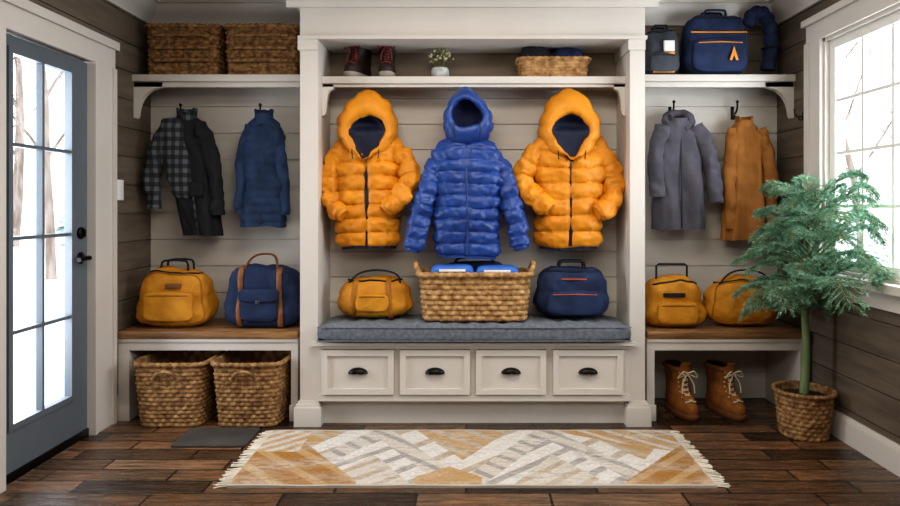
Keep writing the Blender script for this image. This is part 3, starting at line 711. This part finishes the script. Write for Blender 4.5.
bag('tote_backpack','navy canvas bag with brown leather straps on the bench',(cxw(223,299,.17),by,BT+.001),.46,.26,.40,navy,leather,taper=.05,p=6,q=5,seed=2,handle='big',bands=(-.55,.55),pocket=(.24,.2,.05),flap=True,hh=.07,zip_=False,sag=.04)
cy_=.16
bag('duffel_bag','small orange duffel with strap bands on the cushion',(cxw(335,410,.05),cy_,CU+.006),.48,.25,.27,obag,obagd,taper=.12,p=3,q=2.8,seed=3,handle='low',hm=blackf,bands=(-.5,.45),bandm=obagd,pocket=(.2,.11,.05),hh=.03)
bag('duffel_bag','navy duffel with red piping and black handle on cushion',(cxw(537,611,.05),cy_,CU+.006),.47,.26,.335,navy,redtrim,taper=.12,p=4.2,q=3.4,seed=4,handle='arch',hm=blackf,pocket=(.34,.15,.03),patch=(.16,.010,.25,redtrim,.0),hh=.02)
bag('duffel_bag','orange canvas bag with black frame handle on oak bench',(cxw(648,705,.17),by,BT+.001),.385,.25,.33,obag,obagd,taper=.12,p=4.5,q=4,seed=5,handle='frame',hm=blackf,patch=(.14,.025,.215,blackf,-.02),pocket=(.26,.14,.03),hh=.06)
bag('duffel_bag','rounded orange duffel with black strap on oak bench',(cxw(709,786,.17),by+.02,BT+.001),.48,.24,.33,obag,obagd,taper=.14,p=3.2,q=2.8,seed=6,handle='low',hm=blackf,pipe=obagd,hh=.035)
tb=.43
e,_=bag('shoulder_bag','charcoal bag with yellow and white label on shelf',(cxw(646,682,.32),tb,ST),.25,.2,.34,greybag,blackf,taper=.14,p=4,q=3.6,seed=7,handle='arch',hm=blackf,patch=(.14,.022,.03,orangetrim,.0),pocket=(.18,.13,.02),hh=.01)
mk('label_patch',boxg(.0,.07,-.115,-.094,.16,.23),white,e,bev=.002)
mk('label_stripe',boxg(.0,.07,-.117,-.096,.135,.155),orangetrim,e,bev=.002)
e,_=bag('cooler_bag','navy cooler bag with orange emblem and zipped lid',(cxw(688,752,.3),tb-.01,ST),.42,.23,.43,navy,orangetrim,taper=.10,p=5,q=4.2,seed=8,handle='arch',hm=navy,pocket=(.36,.22,.02),hh=.02,wr=.009,sag=.08)
mk('trim_line',tube(cat([(-.185,-.105,.285),(-.1,-.122,.28),(.1,-.122,.28),(.185,-.105,.285)],5),.005,6),orangetrim,e)
em=[(.053,.09),(.082,.18),(.111,.09),(.096,.09),(.082,.125),(.068,.09)]
mk('emblem',loft([[(x,-.144,z) for x,z in em],[(x,-.15,z) for x,z in em]]),orangetrim,e,smooth=False)
e=thing('rolled_blanket','dark navy padded roll slumped beside the cooler bag','blanket',(wx(768,.35),tb,ST))
P=cat([(-.09,.02,.36),(-.07,0,.43),(-.01,-.01,.44),(.035,-.02,.36),(.05,-.02,.22),(.03,-.01,.055)],12)
rr=[.040+.010*abs(math.sin(i*.45)) for i in range(len(P))]
mk('roll_body',tube(P,rr,24),navy,e,angle=85)
mk('roll_strap',tube([(.049+.058*math.cos(t),-.02+.058*math.sin(t),.2) for t in [2*pi*i/20 for i in range(20)]],.006,6,closed=True),blackf,e)
# ------------------------------------------------------------------ boots
def boot(label,loc,rot,mu_,ms,mlc,s=1.0,group=None,hs=1.0):
    e=thing('boot',label,'boot',loc,rot,group)
    T=[(.022,-.150,.128,.050),(.045,-.158,.130,.056),(.070,-.152,.128,.056),(.088,-.128,.125,.052),(.105,-.092,.122,.047),(.125,-.066,.119,.043),(.15,-.052,.117,.042),(.18,-.048,.12,.044),(.21,-.05,.123,.048),(.24,-.054,.127,.052),(.255,-.054,.128,.053)]
    T=[(.1+(a-.1)*hs if a>.1 else a,b,c,d) for a,b,c,d in T]
    def out(z,yf,yb,hw,n=40,sc=1.0):
        r=[]; yc=(yf+yb)/2; hl=(yb-yf)/2
        for i in range(n):
            t=2*pi*i/n; c,s_=math.cos(t),math.sin(t)
            nar=1-.16*(s_+1)/2*(1 if hl>.1 else 0)
            r.append((hw*sg(c,.85)*nar*s*sc,(yc+hl*sg(s_,.85)*sc)*s,z*s))
        return r
    R=[]
    for a,b in zip(T,T[1:]):
        for u in (0,.5): R.append(out(*[x*(1-u)+y*u for x,y in zip(a,b)]))
    R.append(out(*T[-1]))
    z,yf,yb,hw=T[-1]
    R.append(out(z+.004,yf+.004,yb-.004,hw*.95)); R.append(out(z-.003,yf+.01,yb-.01,hw*.86))
    V,Fc=loft(R,True,False)
    V=[(v[0]+.004*noise.noise(Vector(v)*22),v[1]+.004*noise.noise(Vector(v)*22+Vector((3,0,0))),v[2]) for v in V]
    mk('upper',(V,Fc),mu_,e,angle=70)
    mk('shoe_lining',loft([out(z-.002,yf+.01,yb-.01,hw*.86),out(z-.04,yf+.01,yb-.01,hw*.84),out(.10,yf+.03,yb-.02,hw*.6)],False,True),soled,e)
    S=[(0,-.152,.13,.052),(.004,-.160,.136,.058),(.024,-.166,.138,.062),(.032,-.164,.137,.061),(.033,-.15,.128,.05)]
    mk('sole',loft([out(*t) for t in S]),ms,e)
    def fy(zz):
        for a,b in zip(T,T[1:]):
            if a[0]<=zz<=b[0]:
                u=(zz-a[0])/(b[0]-a[0]); return a[1]*(1-u)+b[1]*u
        return T[-1][1]
    mk('collar_padding',tube(out(z-.012,yf-.002,yb+.002,hw*1.0),.008*s,8,closed=True),leather if ms is solem else mu_,e)
    pts=[(0,(fy(zz)-.006)*s,zz*s) for zz in [.095,.12,.15,.18,.2,T[-1][0]] if zz<=T[-1][0]]+[(0,(T[-1][1]-.02)*s,(T[-1][0]+.03)*s)]
    mk('tongue',tube(cat(pts,4),.03*s,10,side=(1,0,0),flat=.28),mu_,e)
    g=G(); zs=[.09,.11]+[.1+(q-.1)*hs for q in (.132,.155,.18,.205,.232)]
    for i,zz in enumerate(zs):
        y0=fy(zz)
        for sd in (-1,1):
            z2=zs[min(i+1,len(zs)-1)]; y2=fy(z2)
            g.add(tube(cat([(sd*.030*s,(y0+.004)*s,zz*s),(0,(y0/2+y2/2-.017)*s,(zz+z2)/2*s),(-sd*.030*s,(y2+.004)*s,z2*s)],5),.0042*s,6))
    for sd in (-1,1):
        g.add(tube(cat([(0,(T[-1][1]-.03)*s,(zs[-1])*s),(sd*.03*s,(T[-1][1]-.045)*s,(zs[-1]+.014)*s),(sd*.055*s,(T[-1][1]-.035)*s,(zs[-1]-.02)*s),(sd*.01*s,(T[-1][1]-.03)*s,(zs[-1]-.004)*s)],5),.0038*s,6))
        g.add(tube(cat([(0,(T[-1][1]-.03)*s,(zs[-1])*s),(sd*.03*s,(T[-1][1]-.04)*s,(zs[-1]-.05)*s),(sd*.035*s,(T[-1][1]-.045)*s,(zs[-1]-.1)*s)],5),.0038*s,6))
    mk('laces',g,mlc,e)
    return e
gr='work boots under the bench'
boot('brown nubuck lace-up work boot with cream laces',(wx(680,.2)+.01,.24,0),.16,bootm,solem,lacem,1.2,gr)
boot('brown nubuck lace-up work boot with cream laces',(wx(724,.2)+.01,.24,0),.28,bootm,solem,lacem,1.2,gr)
gr='dark shoes on the niche shelf'
boot('dark brown hiking shoe with pale sole and red laces on shelf',(wx(358,.2),.25,CT),-.35,bootd,midsole,lacer,1.0,gr,hs=.85)
boot('dark brown hiking shoe with pale sole and red laces on shelf',(wx(385,.2)+.01,.25,CT),.05,bootd,midsole,lacer,1.0,gr,hs=.85)
# ------------------------------------------------------------------ small pot plant
e=thing('potted_plant','small pale ceramic pot of dried flowers on shelf','potted plant',(wx(440,.2),.22,CT))
mk('pot',loft([[(r*math.cos(2*pi*i/28),r*math.sin(2*pi*i/28),z) for i in range(28)] for r,z in ((.035,0),(.052,.01),(.06,.035),(.056,.065),(.048,.075),(.043,.07),(.043,.05))]),ceram,e)
g=G(); g2=G()
for i in range(60):
    a=random.random()*2*pi; t=random.random()*.9; hgt=.07+.085*random.random()
    tip=Vector((math.cos(a)*t*.10,math.sin(a)*t*.06,.06+hgt*(1.1-t*.5)))
    g.add(tube([(math.cos(a)*.015,math.sin(a)*.015,.055),(tip.x*.6,tip.y*.6,.06+(tip.z-.06)*.6),tip],.0013,4))
    g2.add(soft_ball(tip.x,tip.y,tip.z,.006+.005*random.random()))
mk('stem',g,twigm,e); mk('flower_cluster',g2,flower,e)['kind']='stuff'
# ------------------------------------------------------------------ fir in basket
TX,TY=1.985,-.17
e=basket('potted_fir','young blue-green fir tree growing in a wicker basket',(TX,TY,0),.325,.325,.265,wick,taper=.82,rows=10,nw=22,p=2,rimr=.012,cat_='potted tree',amp=.009)
mk('soil',loft([[(.145*math.cos(2*pi*i/24)*r,.145*math.sin(2*pi*i/24)*r,z) for i in range(24)] for r,z in ((1,.2),(1,.23),(.5,.245),(.05,.247))]),soil,e)
TP=cat([(0,0,.22),(.008,-.01,.5),(-.005,-.02,.75),(.01,-.03,1.0),(.02,-.03,1.25),(.02,-.03,1.38)],8)
mk('trunk',tube(TP,lambda t:.027-.022*t,12),bark,e)
def tp(z):
    for a,b in zip(TP,TP[1:]):
        if a.z<=z<=b.z: return a.lerp(b,(z-a.z)/(b.z-a.z))
    return TP[-1]
gn=G(); gb_=G(); rnd=random.Random(11)
XM=XR-.03-TX
def clampx(v):
    x=v.x; mx=XM+(.04 if v.z>.97 and v.y+TY<-.06 else -.045 if v.z>.78 else 0)
    if x>mx-.06: x=mx-.06+.06*(1-math.exp(-(x-mx+.06)/.06))
    return Vector((x,v.y,v.z))
NV=gn.v; NF=gn.f
def needles(P,ln,dens):
    for a,b in zip(P,P[1:]):
        d=b-a; L=d.length
        if L<1e-5: continue
        t=d/L; s=t.cross(Vector((0,0,1)))
        s=s.normalized() if s.length>.01 else Vector((1,0,0)); u=s.cross(t)
        n=max(1,int(L*dens))
        for k in range(n):
            o=a+d*rnd.random(); an=rnd.uniform(0,2*pi)
            r=s*math.cos(an)+u*math.sin(an)*.7
            dr_=(t*.75+r).normalized(); l=ln*rnd.uniform(.7,1.15)
            wv=dr_.cross(t); wv=wv.normalized()*.0019 if wv.length>.01 else s*.0019
            i=len(NV); tip=clampx(o+dr_*l); NV.append(tuple(clampx(o-wv))); NV.append(tuple(clampx(o+wv))); NV.append(tuple(clampx(o+dr_*l*.6+wv*.8))); NV.append(tuple(tip))
            NF.append((i,i+1,i+2,i+3))
NBr=54
for k in range(NBr):
    f=k/(NBr-1); z=.70+.66*f; az=k*2.39996+rnd.uniform(-.3,.3)
    ln=(.46-.20*f**1.5)*rnd.uniform(.85,1.15)
    ca,sa=math.cos(az),math.sin(az)
    if ca>.5 and sa>-.3: ln*=.7
    if ca<-.5: ln*=.84
    if sa<-.2 and ca>-.3: ln*=1.5
    dv=Vector((ca,sa,0)); o=tp(z)
    up=rnd.uniform(.05,.35)+.3*f
    P=[clampx(p) for p in cat([o,o+dv*ln*.35+Vector((0,0,up*ln*.8)),o+dv*ln*.7+Vector((0,0,up*ln*1.1-.01)),o+dv*ln+Vector((0,0,up*ln*.9-.07*(1-f)))],6)]
    gb_.add(tube(P,lambda t:.0065*(1-t*.75),6)); needles(P,.03,280)
    nP=len(P)
    for j in range(3,nP-1):
        for sd in (-1,1):
            t=j/(nP-1); tl=(.17*(1-t)+.05)*rnd.uniform(.75,1.2)*(ln/.45)
            tg=(P[j+1]-P[j]).normalized(); side=tg.cross(Vector((0,0,1))).normalized()*sd
            d=(tg*.8+side*.7+Vector((0,0,rnd.uniform(-.25,.2)))).normalized()
            Q=[clampx(P[j]),clampx(P[j]+d*tl*.5),clampx(P[j]+d*tl+Vector((0,0,-.02)))]
            gb_.add(tube(Q,lambda t:.0025*(1-t*.6),4)); needles(Q,.028,300)
mk('branches',gb_,twigm,e); mk('needle_foliage',gn,needle,e,smooth=False)
# ------------------------------------------------------------------ rug
def rug():
    x0,x1,y0,y1=-1.14,1.20,-.89,-.115
    e=thing('rug','pale cream, grey and ochre geometric flatweave rug with fringed ends','rug',((x0+x1)/2,(y0+y1)/2,0))
    nx,ny=420,140; V=[];Fc=[];C=[]
    W=x1-x0; Hh=y1-y0
    cr=Vector(lin('#c4bbaf')); gy=Vector(lin('#9d9792')); oc=Vector(lin('#a07540')); ol=Vector(lin('#b39266')); wh=Vector(lin('#d0cbc4')); tn=Vector(lin('#b0a18d'))
    for j in range(ny+1):
        for i in range(nx+1):
            u=i/nx;v=j/ny; x=u*W; y=v*Hh
            V.append((x-W/2,y-Hh/2,.012+.0012*math.sin(y*420)+.003*noise.noise(Vector((x*4,y*4,0)))))
            tri=abs(((x*1.05+.32)%1)-.5)*2
            zig=v-tri
            d1=(x+y); d2=(x-y)
            if zig>.4: base=ol if int(d1*16)%3 else tn
            elif zig>.1: base=wh if int(d2*13)%4 else tn
            elif zig>-.2: base=cr if int(d1*18)%3 else gy
            elif zig>-.5: base=wh if int(d2*15)%3 else gy
            else: base=tn if int(d2*18)%3==0 else cr
            if v+u*4.2<1.15 and u<.26: base=oc if int(d1*14)%3 else ol
            if u<.1 and v>.55: base=ol if int(d2*18)%2 else cr
            if u>.70 and v>.72+(.86-u)*1.5: base=ol if int(d1*20)%3 else cr
            if u>.80 and v<(u-.80)*3.4: base=oc if int(d2*16)%3 else ol
            if .38<u<.52 and v<.3-(abs(u-.45))*2.5: base=ol
            n=noise.noise(Vector((x*3,y*9,3)))*.5+.5; n2=noise.noise(Vector((x*60,y*110,3)))*.5+.5; n3=noise.noise(Vector((x*14,y*40,8)))*.5+.5
            base=base.lerp(wh if n3>.42 else gy,max(0,min(1,(n-.28)*1.3))*.6); base=base*(.64+.5*n2+.1*n3)
            if v<.02 or v>.98: base=cr*.9
            C.append((*base,1))
    for j in range(ny):
        for i in range(nx): a=j*(nx+1)+i; Fc.append((a,a+1,a+nx+2,a+nx+1))
    o=len(V); V+= [(-W/2,-Hh/2,0),(W/2,-Hh/2,0),(W/2,Hh/2,0),(-W/2,Hh/2,0)]; C+=[(*cr,1)]*4
    Fc.append((o+1,o,*[i for i in range(0,nx+1)])); Fc.append((o+3,o+2,*[ny*(nx+1)+i for i in range(nx,-1,-1)]))
    Fc.append((o+2,o+1,*[j*(nx+1)+nx for j in range(ny+1)])); Fc.append((o,o+3,*[j*(nx+1) for j in range(ny,-1,-1)]))
    m=bpy.data.materials.new('rug_weave'); m.use_nodes=True; N=m.node_tree.nodes; L=m.node_tree.links; b=N['Principled BSDF']; b.inputs['Roughness'].default_value=.95; b.inputs['Specular IOR Level'].default_value=.1
    at=N.new('ShaderNodeVertexColor'); at.layer_name='Col'; L.new(at.outputs[0],b.inputs['Base Color'])
    nz=N.new('ShaderNodeTexNoise'); nz.inputs['Scale'].default_value=200; bp=N.new('ShaderNodeBump'); bp.inputs['Strength'].default_value=.5; bp.inputs['Distance'].default_value=.004
    L.new(nz.outputs['Fac'],bp.inputs['Height']); L.new(bp.outputs[0],b.inputs['Normal'])
    me=bpy.data.meshes.new('rug_body'); me.from_pydata(V,[],Fc); ca=me.color_attributes.new('Col','FLOAT_COLOR','POINT')
    for i,c_ in enumerate(C): ca.data[i].color=c_
    me.materials.append(m); ob=bpy.data.objects.new('rug_body',me); COL.objects.link(ob); ob.parent=e
    for sd in (-1,1):
        g=G()
        for i in range(64):
            y=-Hh/2+Hh*(i+.5)/64+random.uniform(-.003,.003); x=sd*W/2; l=random.uniform(.05,.075); a=random.uniform(-.25,.25)-.1
            g.add(tube([(x-sd*.01,y,.008),(x+sd*l*.5,y+a*l*.3,.007),(x+sd*l,y+a*l,.005)],[.0035,.003,.004],5))
        mk('fringe',g,fringem,e)
rug()
tag(mk('doormat',soft(.42,.30,.014,p=20,q=8,n=10,wr=0),matm,loc=(-1.44,-.225,0)),'small charcoal doormat on the dark wood floor','doormat')
# ------------------------------------------------------------------ exterior
gd=mk('ground',boxg(-60,60,-30,70,-.35,-.12),snow,smooth=False); gd['kind']='structure'
def wtree(loc,hgt,r,seed,m_=treebark,label='bare winter tree standing in the snow'):
    rn=random.Random(seed); g=G()
    def br(o,d,L,r,dep):
        n=5; P=[o]; cur=o; dd=d; kk=.08 if dep==3 else .15
        for i in range(n):
            dd=(dd+Vector((rn.uniform(-kk,kk),rn.uniform(-kk,kk),rn.uniform(-.05,.12)))).normalized(); cur=cur+dd*L/n; P.append(cur)
        g.add(tube(P,lambda t:r*(1-t*.6),7 if dep>1 else 4))
        if dep>0:
            for c_ in range(7 if dep==3 else 5):
                i=rn.randint(1 if dep<3 else 2,n); a=rn.uniform(0,2*pi); pd=Vector((math.cos(a),math.sin(a),rn.uniform(.1,.8))).normalized()
                br(P[i],(dd*.5+pd*.8).normalized(),L*rn.uniform(.3,.5),r*.32,dep-1)
    br(Vector((0,0,0)),Vector((0,0,1)),hgt,r,3)
    e=mk('tree',g,m_,loc=loc); tag(e,label,'tree','bare winter trees outside')
for i,(x,y,h_,r,m_) in enumerate([(-5.9,2.95,5.5,.13,trunkm),(-8.2,8.9,6,.10,treebark),(-12.5,12.0,7,.14,treebark),(-16,19,8,.2,treebark),(-22,24,9,.2,treebark),
    (7.5,8.3,5,.08,treebark),(11,12.2,6,.11,treebark),(16,16,7,.14,treebark),(20,24,8,.16,treebark)]):
    wtree((x,y,-.14),h_,r,i+20,m_)
def evergreen(loc,hgt,r,seed):
    rn=random.Random(seed); g=G(); g.add(tube([(0,0,0),(0,0,hgt*.3)],r*.06,8))
    for t in range(8):
        z=hgt*(.1+.1*t); rr=r*(1-t*.11)
        ring=[[(rr*s_*(1+.15*math.cos(9*a+t)+.08*rn.random())*math.cos(a),rr*s_*(1+.15*math.cos(9*a+t))*math.sin(a),z+dz+rn.uniform(-.05,.05)) for a in [2*pi*i/36 for i in range(36)]] for s_,dz in ((.3,.05),(1,-.08),(.55,hgt*.1),(.08,hgt*.2))]
        g.add(loft(ring))
    e=mk('evergreen_tree',g,everg,loc=loc); tag(e,'snow-dusted evergreen tree standing in the snow','tree','snowy evergreens outside')
for i,(x,y,h_,r) in enumerate([(-18,15.5,3.6,1.3),(-14,20.5,4,1.4),(-26,21,5,1.6),(14.5,11.5,3.4,1.2),(17.5,19.5,4,1.4),(23,17.5,4.5,1.5)]):
    evergreen((x,y,-.14),h_,r,i+50)
# ------------------------------------------------------------------ lights / world / camera
w=bpy.data.worlds.new('World'); SC.world=w; w.use_nodes=True
bg=w.node_tree.nodes['Background']; bg.inputs[0].default_value=(.94,.97,1,1); bg.inputs[1].default_value=2.8
def area(name,loc,rot,sx,sy,pw,col):
    l=bpy.data.lights.new(name,'AREA'); l.shape='RECTANGLE'; l.size=sx; l.size_y=sy; l.energy=pw; l.color=col
    o=bpy.data.objects.new(name,l); o.location=loc; o.rotation_euler=rot; COL.objects.link(o)
area('overhead_fill',(0,-1.5,2.70),(0,0,0),1.8,.8,42,(1,.91,.80))  # added warm overhead fill for the room, no lamp fixture here
area('overhead_fill',(0,-3.6,2.6),(.7,0,0),2.6,1.0,40,(1,.94,.86))  # added front fill aimed at the built-in, not a real fixture
area('door_daylight',(-2.6,-.55,1.3),(0,-pi/2,0),1.8,.7,55,(.9,.95,1))
area('window_daylight',(2.5,-.95,1.65),(0,pi/2,0),1.3,1.7,85,(.9,.95,1))
cd=bpy.data.cameras.new('Camera'); cam=bpy.data.objects.new('Camera',cd); COL.objects.link(cam)
cam.location=(0,-4,EH); cam.rotation_euler=(pi/2,0,0); cd.sensor_width=36; cd.lens=F/900*36
cd.shift_x=-(CX-450)/900; cd.shift_y=-(253-CY)/900; cd.clip_end=200
SC.camera=cam
SC.view_settings.view_transform='Standard'; SC.view_settings.exposure=0
try: SC.view_settings.look='Medium High Contrast'
except Exception as ex_: print(ex_)
